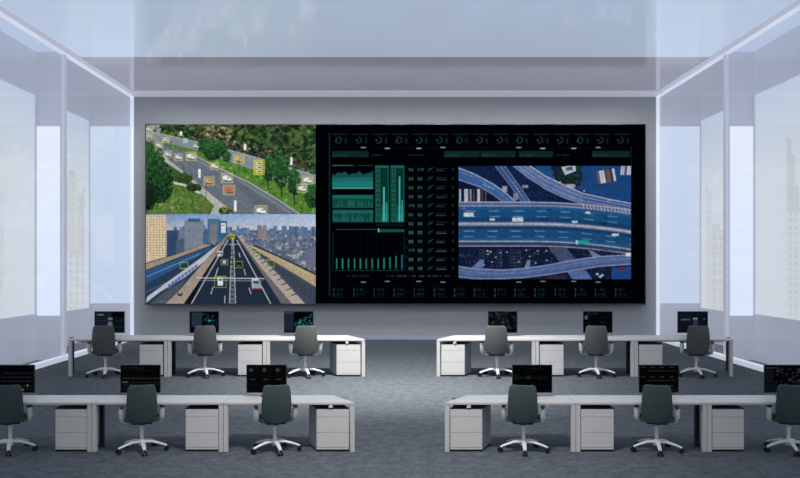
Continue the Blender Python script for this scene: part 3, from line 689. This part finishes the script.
# ================================================================== DESKS
def desk(px0, px1, d, k, depth, label, group, backpx=(None, None), rearpx=(None, None), socket=None):
    """desk standing at distance d between two picture columns; local frame at its front centre"""
    x0, x1 = X(px0, d), X(px1, d); xc = (x0+x1)/2
    t = thing('office_desk', label, 'desk', (xc, d, 0), 0, group)
    a, b = x0-xc, x1-xc; g = .003*k
    db = d+depth
    ra = (X(backpx[0], db)-xc) if backpx[0] is not None else a
    rb = (X(backpx[1], db)-xc) if backpx[1] is not None else b
    h0, h1 = .665*k, .70*k
    MB().prism([(a+g, 0), (b-g, 0), (rb-g, depth), (ra+g, depth)], h0, h1, .006*k).build('worktop', M['desk'], t)
    lw = .062*k
    yr = depth-.075*k-lw
    MB().box(a+g, a+g+lw, .005*k, .005*k+lw, 0, h0, .003*k).build('leg', M['desk'], t)
    MB().box(b-lw-g, b-g, .005*k, .005*k+lw, 0, h0, .003*k).build('leg', M['desk'], t)
    for q, x in zip(rearpx, (a+g, b-lw-g)):
        yq = yr
        if q == 'shared': continue                  # the bench shares its neighbour's rear support
        if q == 'mid': yq = .30*k
        elif q is not None: x = X(q, d+yr)-xc
        MB().box(x, x+lw, yq, yq+lw, 0, h0, .003*k).build('leg', M['dark'], t)
    MB().box(a+lw+g, b-lw-g, .30*k, .33*k, .625*k, h0).build('rail', M['rail'], t)
    if socket is not None:
        sx = X(socket, d)-xc
        MB().lathe([(.02*k, .615*k), (.034*k, .622*k), (.034*k, .65*k), (.02*k, h0)], (sx, .035*k), 14).build('power_socket', M['frame'], t, True)
    return t

def pedestal(px0, px1, d, k, label, group, sidepx=None, sign=0, lean=None):
    x0, x1 = X(px0, d), X(px1, d); w = x1-x0; dp = .47*k; y0 = .02*k
    sh = 0.0
    if sidepx is not None:
        xb = X(sidepx, d+y0+dp); sh = xb - (x0 if sign < 0 else x1)
    t = thing('drawer_pedestal', label, 'drawer unit', ((x0+x1)/2, d+y0, 0), 0, group)
    a, b = -w/2, w/2
    MB().box(a, b, .02*k, dp, .03*k, .60*k, 0, (sh, 0)).build('cabinet', M['side'], t)
    MB().box(a-.004*k, b+.004*k, .012*k, dp, .60*k, .614*k, 0, (sh, 0)).build('top_panel', M['dark'], t)
    MB().box(a+.005*k, b-.005*k, .012*k, dp-.01*k, .001, .03*k, 0, (sh, 0)).build('plinth', M['black'], t)
    for z0, z1 in ((.492, .596), (.272, .488), (.06, .268)):
        MB().box(a+.002, b-.002, 0, .02*k, z0*k, z1*k, .003*k).build('drawer', M['drawer'], t)
    MB().box(a+.002, b-.002, 0, .02*k, .032*k, .056*k).build('base_strip', M['drawer'], t)
    return t

DF = .66; DB = 1.15
gF = 'white desks of the front row'; gB = 'white desks of the back row'
desk(-40, 91.6, ZF, 1, DF, 'front row white desk cut off by the left image edge', gF, rearpx=(None, 72))
desk(91.6, 223.2, ZF, 1, DF, 'front row white desk, middle of the left bench', gF, rearpx=('mid', 203))
desk(223.2, 354.8, ZF, 1, DF, 'front row white desk, right end of the left bench beside the aisle', gF, backpx=(None, 334), rearpx=('shared', 341), socket=330.5)
desk(444.8, 576, ZF, 1, DF, 'front row white desk, left end of the right bench beside the aisle', gF, backpx=(467, None), rearpx=(453, 'shared'), socket=469)
desk(576, 707.4, ZF, 1, DF, 'front row white desk, middle of the right bench', gF, rearpx=(592, 'mid'))
desk(707.4, 838.8, ZF, 1, DF, 'front row white desk cut off by the right image edge', gF, rearpx=(722, None))
desk(68, 167.4, ZB, KB, DB, 'back row white desk by the left glass wall, left end of its bench', gB, backpx=(82, None), rearpx=(70, 150))
desk(167.4, 266.2, ZB, KB, DB, 'back row white desk, middle of the left bench', gB, rearpx=('mid', 248))
desk(266.2, 365.2, ZB, KB, DB, 'back row white desk, right end of the left bench beside the aisle', gB, backpx=(None, 348), rearpx=('shared', 353), socket=347)
desk(436.6, 535.6, ZB, KB, DB, 'back row white desk, left end of the right bench beside the aisle', gB, backpx=(454, None), rearpx=(446, 'shared'), socket=454.9)
desk(535.6, 634.6, ZB, KB, DB, 'back row white desk, middle of the right bench', gB, rearpx=(549, 'mid'))
desk(634.6, 733.4, ZB, KB, DB, 'back row white desk by the right glass wall, right end of its bench', gB, backpx=(None, 718), rearpx=(648, 727))

gP = 'three drawer pedestals under the front desks'; gQ = 'three drawer pedestals under the back desks'
pedestal(54.7, 86.6, ZF, 1, 'leftmost drawer unit of the front row, near the left image edge', gP)
pedestal(185.2, 218.2, ZF, 1, 'front row drawer unit under the middle desk of the left bench', gP)
pedestal(316.3, 348.9, ZF, 1, 'front row drawer unit at the aisle end of the left bench', gP, 309, -1)
pedestal(450.3, 482.5, ZF, 1, 'front row drawer unit at the aisle end of the right bench', gP, 490.7, 1)
pedestal(581.2, 614.2, ZF, 1, 'front row drawer unit under the middle desk of the right bench', gP)
pedestal(712.6, 744.6, ZF, 1, 'rightmost drawer unit of the front row', gP)
pedestal(139.2, 162.8, ZB, KB, 'leftmost drawer unit of the back row', gQ)
pedestal(237.7, 261.8, ZB, KB, 'back row drawer unit under the middle desk of the left bench', gQ)
pedestal(336.4, 360.4, ZB, KB, 'back row drawer unit at the aisle end of the left bench', gQ, 330.0, -1)
pedestal(441.4, 464.8, ZB, KB, 'back row drawer unit at the aisle end of the right bench', gQ, 471, 1)
pedestal(540.0, 563.8, ZB, KB, 'back row drawer unit under the middle desk of the right bench', gQ)
pedestal(639.0, 662.8, ZB, KB, 'rightmost drawer unit of the back row', gQ)

# ================================================================== CHAIRS
def backgrid(off, grow):
    rows = []
    prof = [(.425, .150), (.44, .178), (.47, .196), (.53, .208), (.60, .212), (.68, .211), (.76, .206), (.84, .200), (.90, .193), (.937, .183), (.957, .168), (.965, .148)]
    for z, hw in prof:
        r = []
        t = (z-.43)/.55
        y = -.20 - .035*math.sin(t*PI*.9) - .05*t + off
        for j in range(9):
            u = j/8*2-1
            r.append(((hw+grow)*u, y + .045*(u*u), z))
        rows.append(r)
    return rows
def make_chair(fabric, label, group):
    t = thing('office_chair', label, 'chair', (0, 0, 0), 0, group)
    b = MB(); b.shell((backgrid(0, 0), backgrid(.045, -.008)))
    o = b.build('backrest', fabric, t, True); m_ = o.modifiers.new('soft', 'BEVEL'); m_.width = .012; m_.segments = 3; m_.limit_method = 'ANGLE'
    pts = [(-.21, -.17), (.21, -.17), (.235, -.08), (.235, .2), (.2, .26), (-.2, .26), (-.235, .2), (-.235, -.08)]
    MB().prism(pts, .43, .49, .02).build('seat', fabric, t, True)
    MB().box(-.14, .14, -.12, .14, .395, .43, .01).box(-.04, .04, -.20, -.1, .40, .44, .008).build('seat_mechanism', M['black'], t)
    for s in (-1, 1):
        ar = MB()
        ar.tube([(s*.12, -.03, .415), (s*.22, -.04, .425), (s*.262, -.06, .45), (s*.272, -.08, .50), (s*.272, -.10, .60), (s*.272, -.11, .635)], [.02, .024, .033, .040, .040, .036], 12)
        arm = ar.build('armrest', M['frame'], t, True)
        MB().box(s*.272-.030, s*.272+.030, -.16, .03, .636, .655, .008).build('arm_pad', M['black'], arm, True)
    MB().lathe([(.026, .15), (.026, .30), (.034, .305), (.034, .395)], (0, 0), 16).build('gas_lift', M['frame'], t, True)
    base = MB()
    base.lathe([(.05, .09), (.055, .13), (.045, .165), (.03, .175)], (0, 0), 20)
    A = [math.radians(-83+72*i) for i in range(5)]
    for a in A:
        ca, sa = math.cos(a), math.sin(a)
        base.tube([(.02*ca, .02*sa, .13), (.14*ca, .14*sa, .135), (.26*ca, .26*sa, .105), (.35*ca, .35*sa, .075)], [.034, .032, .027, .021], 10, .7)
    base.build('star_base', M['frame'], t, True)
    for a in A:
        ca, sa = math.cos(a), math.sin(a); cm = MB(); x, y = .345*ca, .345*sa
        q = Vector((-sa, ca, 0))
        for s in (-1, 1):
            c0 = Vector((x, y, .033)) + q*s*.012; c1 = Vector((x, y, .033)) + q*s*.034
            cm.tube([c0, c1], .032, 14)
        cm.tube([(x, y, .045), (x, y, .085)], .012, 8)
        cm.build('caster', M['black'], t, True)
    return t
proto = {}
def chair(px, d, k, kind, yaw, label, group, base=0):
    key = kind
    if key not in proto:
        o = proto[key] = make_chair(M[kind], label, group)
    else:
        o = copy_tree(proto[key])
    o.location = (X(px, d), d, 0); o.rotation_euler = (0, 0, math.radians(yaw)); o.scale = (k, k, k)
    tag(o, label, 'chair', group)
    return o
gC = 'dark green office chairs of the front row'; gD = 'grey office chairs of the back row'
CF = 12.06; CB = ZB+.075
chair(10.5, CF, 1, 'teal', 13, 'dark green office chair cut off by the left image edge, front row', gC)
chair(142, CF, 1, 'teal', 15.5, 'dark green office chair at the middle desk of the front left bench', gC)
chair(275, CF, 1, 'teal', 14, 'dark green office chair nearest the aisle on the left, front row', gC)
chair(523.5, CF, 1, 'teal', -12, 'dark green office chair nearest the aisle on the right, front row', gC)
chair(656.5, CF, 1, 'teal', -15.5, 'dark green office chair at the middle desk of the front right bench', gC)
chair(788.5, CF, 1, 'teal', -13, 'dark green office chair cut off by the right image edge, front row', gC)
chair(105.5, CB, KB, 'grey', 9, 'grey office chair by the left glass wall, back row', gD)
chair(205.2, CB, KB, 'grey', 12, 'grey office chair at the middle desk of the back left bench', gD)
chair(305.3, CB, KB, 'grey', 10, 'grey office chair nearest the aisle on the left, back row', gD)
chair(496.9, CB, KB, 'grey', -10, 'grey office chair nearest the aisle on the right, back row', gD)
chair(596, CB, KB, 'grey', -12, 'grey office chair at the middle desk of the back right bench', gD)
chair(696, CB, KB, 'grey', -9, 'grey office chair by the right glass wall, back row', gD)

# ================================================================== MONITORS
def monitor(px0, px1, py0, py1, d, top, paint, label, group, k):
    x0, x1 = X(px0, d), X(px1, d); z0, z1 = Z(py1, d), Z(py0, d)
    xc = (x0+x1)/2; t = thing('desktop_monitor', label, 'monitor', (xc, d, top), 0, group)
    a, b = x0-xc, x1-xc; zb, zt = z0-top, z1-top
    MB().box(a, b, 0.0, .03*k, zb, zt, .004).build('housing', M['bezel'], t)
    MB().lathe([(.10*k, 0.001), (.10*k, .008*k), (.02*k, .014*k)], (0, .06*k), 24).build('stand_foot', M['black'], t)
    MB().box(-.02*k, .02*k, .032*k, .055*k, .008*k, zb+.15*k, .003).build('stand_neck', M['black'], t)
    m = .8
    c = Canvas(px0+m, py0+m, px1-m, py1-m, 2.5, (4, 5, 8)); paint(c, px0, py0)
    def to(x, y): return (X(x, d)-xc, -.002, Z(y, d)-top)
    c.mesh('display', SM, t, to, .8, 3)
    return t
def p_lines(c, x, y):
    for k, yy in enumerate((7, 9, 13, 17, 21.5, 24.5)):
        if yy in (7,): continue
        c.scribble(x+1, x+39, y+yy-1.4, 1.1, (120, 122, 122), .65, .8)
        c.rect(x+1, y+yy, x+38, y+yy+.3, (44, 48, 50))
    c.rect(x+33, y+19.5, x+34, y+22, (150, 156, 156)); c.rect(x+28, y+24, x+30, y+26, (110, 114, 110))
def p_text(c, x, y):
    c.scribble(x+2, x+23, y+2.4, 1.2, (140, 142, 132), .7, .8); c.scribble(x+2, x+34, y+5, 1.1, (104, 92, 92), .7, .8); c.scribble(x+2, x+20, y+9, .9, (90, 80, 84), .7, .8); c.scribble(x+4, x+26, y+11, .9, (80, 72, 76), .6, .8)
    c.rect(x+2, y+13.4, x+39, y+13.9, (110, 112, 114)); c.scribble(x+11, x+38, y+16.6, 1.4, (96, 98, 100), .8, .8); c.rect(x+2, y+16.6, x+8, y+18, (70, 110, 110)); c.rect(x+2, y+19.4, x+39, y+19.8, (70, 72, 76))
    c.rect(x+2, y+21, x+8, y+26, (10, 22, 24))
def p_dials(c, x, y):
    for k in range(3):
        c.rect(x+1+k*13.2, y+1, x+13+k*13.2, y+27, (9, 10, 12))
        for r, v in ((2.6, 30), (1.9, 52), (1.1, 80)): c.ell(x+4.7+k*13.2, y+5.2, r, r, (v, v, v+1))
        c.rect(x+3.5+k*13.2, y+14.2, x+9+k*13.2, y+15, (74, 78, 78)); c.scribble(x+3+k*13.2, x+11+k*13.2, y+20, 1, (50, 34, 32), .7)
def p_faint(c, x, y):
    c.scribble(x+13, x+31, y+3, 1, (66, 70, 68), .6); c.scribble(x+2, x+38, y+11.4, 2.6, (40, 46, 46), .7, 1.2); c.ell(x+16, y+12.6, 3, 2, (44, 50, 46), .7); c.rect(x+1, y+9, x+6, y+15, (12, 24, 20))
    c.scribble(x+24, x+32, y+19, 1.4, (36, 40, 40), .7)
def p_bands(c, x, y):
    for k, yy in enumerate((2, 11.6, 20.5)):
        for q in range(4): c.rect(x+2+q*9.4, y+yy, x+6.5+q*9.4, y+yy+1, (48, 62, 64))
        c.rect(x+8, y+yy+3.4, x+38, y+yy+4.6, (40, 26, 32)); c.scribble(x+9, x+36, y+yy+3.4, 1, (70, 44, 50), .6)
def p_purple(c, x, y):
    c.rect(x+1, y+2.8, x+13.5, y+3.5, (92, 98, 98)); c.rect(x+1.4, y+4.5, x+9, y+18, (18, 22, 30)); c.rect(x+1, y+19.5, x+11, y+27, (12, 24, 24))
    for _ in range(70):
        c.ell(x+random.uniform(11, 39), y+random.uniform(4, 26), random.uniform(.6, 1.8), random.uniform(.5, 1.3), random.choice([(54, 46, 62), (36, 36, 50), (70, 60, 78), (24, 26, 36)]), .8)
def p_panels(c, x, y):
    c.rect(x+.8, y+.8, x+17.5, y+14, (20, 24, 40)); c.rect(x+1, y+2, x+17, y+5, (16, 40, 44)); c.rect(x+2.6, y+2.6, x+9.5, y+4.3, (88, 130, 132))
    for k in range(4): c.rect(x+2, y+7+k*2.3, x+12, y+7.5+k*2.3, (70, 72, 104))
    c.rect(x+13.5, y+6.2, x+18.2, y+8.8, (120, 126, 156)); c.rect(x+13.5, y+10.4, x+18.2, y+14.6, (110, 120, 136)); c.rect(x+19, y+6, x+29, y+20, (12, 24, 32)); c.scribble(x+20, x+28, y+15, 1, (60, 104, 100)); c.scribble(x+20, x+28, y+9, 1, (50, 66, 84))
def p_bluelist(c, x, y):
    c.rect(x+2, y+1, x+12.5, y+16, (40, 52, 68))
    for k in range(6): c.rect(x+2.4, y+2+k*2.3, x+12, y+2.4+k*2.3, (62, 80, 98))
    c.blobs([(x+13, y+2), (x+28, y+2), (x+28, y+16), (x+13, y+16)], 60, .5, 1.6, [(14, 44, 56), (18, 30, 52), (22, 76, 80), (10, 20, 36)], .8)
    c.ell(x+19.8, y+9.4, 1.3, .9, (70, 220, 200)); c.rect(x+17, y+9.2, x+24, y+9.6, (50, 150, 140))
def p_tealmap(c, x, y):
    c.rect(x+.8, y+.8, x+10, y+20, (30, 40, 56)); c.rect(x+1, y+1.2, x+10, y+2, (90, 100, 116))
    for k in range(7): c.rect(x+1.4, y+4+k*2.2, x+9.4, y+4.4+k*2.2, (52, 70, 92))
    c.blobs([(x+11, y+12), (x+20, y+6), (x+28, y+3), (x+28, y+15), (x+11, y+16)], 90, .4, 1.1, [(40, 130, 126), (28, 84, 88), (60, 160, 150), (20, 52, 62)], .8)
    c.ell(x+15.6, y+11.4, 1.3, .9, (90, 200, 190))
def p_map(c, x, y):
    c.blobs([(x+1, y+1), (x+29, y+1), (x+29, y+20), (x+1, y+20)], 130, .6, 1.9, [(36, 50, 58), (16, 26, 36), (58, 66, 72), (8, 28, 38), (40, 36, 52), (52, 58, 50)], .8)
    c.rect(x+8, y+9, x+15, y+14, (4, 26, 38)); c.ell(x+14.5, y+11, 1.2, 1.2, (96, 110, 112), .7)
def p_console(c, x, y):
    c.scribble(x+1.6, x+14, y+1.6, 1.3, (150, 158, 164), .8, .7); c.ell(x+3, y+6.2, 2.0, 2.2, (90, 108, 118)); c.rect(x+1, y+6, x+5, y+6.5, (20, 30, 40)); c.rect(x+6.6, y+2.5, x+7, y+14, (24, 44, 66))
    for k in range(3): c.rect(x+8, y+4+k*2.5, x+22, y+4.3+k*2.5, (16, 36, 50))
    c.scribble(x+17, x+24, y+10.6, 1.2, (80, 120, 118), .7, .8); c.scribble(x+26, x+28, y+16, 1.2, (90, 98, 104)); c.rect(x+2, y+11.8, x+6, y+12.3, (40, 80, 110))
def p_bars(c, x, y):
    c.a[:] = (16, 18, 32); c.rect(x+2, y+3, x+14, y+7, (14, 30, 40)); c.scribble(x+3, x+13, y+7.6, 1.6, (110, 150, 152), .9, .6)
    c.rect(x+3.5, y+7.6, x+12, y+8.8, (110, 150, 152), .6); c.rect(x+15, y+6.4, x+20, y+8, (140, 160, 164)); c.rect(x+15.4, y+8, x+20, y+15.5, (42, 72, 80)); c.ell(x+26.6, y+7.8, .8, .6, (140, 150, 156))
    for k in range(5): c.rect(x+1.5, y+10+k*2.2, x+28, y+10.3+k*2.2, (30, 34, 54))
DMF = ZF+.50; DMB = ZB+.82; TF = .70; TB = .70*KB
gM = 'black desktop monitors on the front desks'; gN = 'black desktop monitors on the back desks'
for a in ((-6, 34.4, p_lines, 'monitor with rows of dotted lines at the left image edge, front row'),
          (120.3, 160.3, p_text, 'monitor with rows of small text, second from left in the front row'),
          (246.4, 286.6, p_dials, 'monitor with three round dials, front row left of the aisle'),
          (512.3, 552.3, p_faint, 'nearly black monitor, front row right of the aisle'),
          (639, 678.8, p_bands, 'monitor with dark red banded rows, front row, behind the right bench middle chair'),
          (764.4, 804.6, p_purple, 'monitor with a faint purple map at the right image edge, front row')):
    monitor(a[0], a[1], 364.8, 392.8, DMF, TF, a[2], a[3], gM, 1.0)
for a in ((94.4, 124.4, p_panels, 'monitor with small lilac panels by the left glass wall, back row'),
          (189.4, 218.8, p_bluelist, 'monitor with a blue list and teal glow, second from left in the back row'),
          (283.9, 313.4, p_tealmap, 'monitor with a teal dotted map, back row left of the aisle'),
          (488.1, 517.4, p_map, 'monitor with a mottled satellite map, back row right of the aisle'),
          (583.2, 612.6, p_console, 'monitor with a short headline and small globe, back row right bench middle'),
          (677.8, 708.0, p_bars, 'monitor with pale bars by the right glass wall, back row')):
    monitor(a[0], a[1], 311.3, 332.9, DMB, TB, a[2], a[3], gN, KB)

# ================================================================== LIGHT
w = bpy.data.worlds.new('World'); bpy.context.scene.world = w; w.use_nodes = True
bg = w.node_tree.nodes['Background']; bg.inputs['Color'].default_value = L(224, 228, 234); bg.inputs['Strength'].default_value = 0.56
def lamp(name, kind, loc, energy, color=(1, 1, 1), target=None, **kw):
    l = bpy.data.lights.new(name, kind); l.energy = energy; l.color = color
    for k_, v in kw.items(): setattr(l, k_, v)
    o = bpy.data.objects.new(name, l); col.objects.link(o); o.location = loc
    if target is not None:
        o.rotation_euler = (Vector(target)-Vector(loc)).to_track_quat('-Z', 'Y').to_euler()
    return o
lamp('ceiling_spot', 'SPOT', (0, 17.0, 8.3), 8200, (1, .985, .96), (0, 20.0, 0), spot_size=math.radians(88), spot_blend=1.0, shadow_soft_size=.6)
lamp('front_spot', 'SPOT', (0, 8.5, 7.8), 2100, (1, .985, .96), (0, 12.5, 0), spot_size=math.radians(70), spot_blend=1.0, shadow_soft_size=.6)
for lx in (-8, -6.4, -4.8, -3.2, -1.6, 0, 1.6, 3.2, 4.8, 6.4, 8):
    lamp('wall_wash_added', 'SPOT', (lx, 26.6, 8.3), 260, (1, 1, 1), (lx, 29.4, 5.2), spot_size=math.radians(110), spot_blend=1.0, shadow_soft_size=.5)  # added unseen spots, no fixtures here, to brighten the upper back wall

for lx in (-5.5, 0, 5.5):
    lamp('wall_fill', 'SPOT', (lx, 21.5, 8.3), 520, (1, .99, 1), (lx, 29.4, .6), spot_size=math.radians(60), spot_blend=1.0, shadow_soft_size=.4)  # added fill without fixtures, lifts the wall below the screen

cam = bpy.data.cameras.new('camera'); co = bpy.data.objects.new('camera', cam); col.objects.link(co)
co.location = (0, 0, H); co.rotation_euler = (PI/2, 0, 0)
cam.sensor_width = 36; cam.lens = F/800*36
cam.shift_x = 5/800; cam.shift_y = 23/800; cam.clip_end = 1000; cam.clip_start = .1
sc = bpy.context.scene; sc.camera = co
sc.view_settings.view_transform = 'Standard'; sc.view_settings.look = 'None'
sc.view_settings.exposure = 0; sc.view_settings.gamma = 1
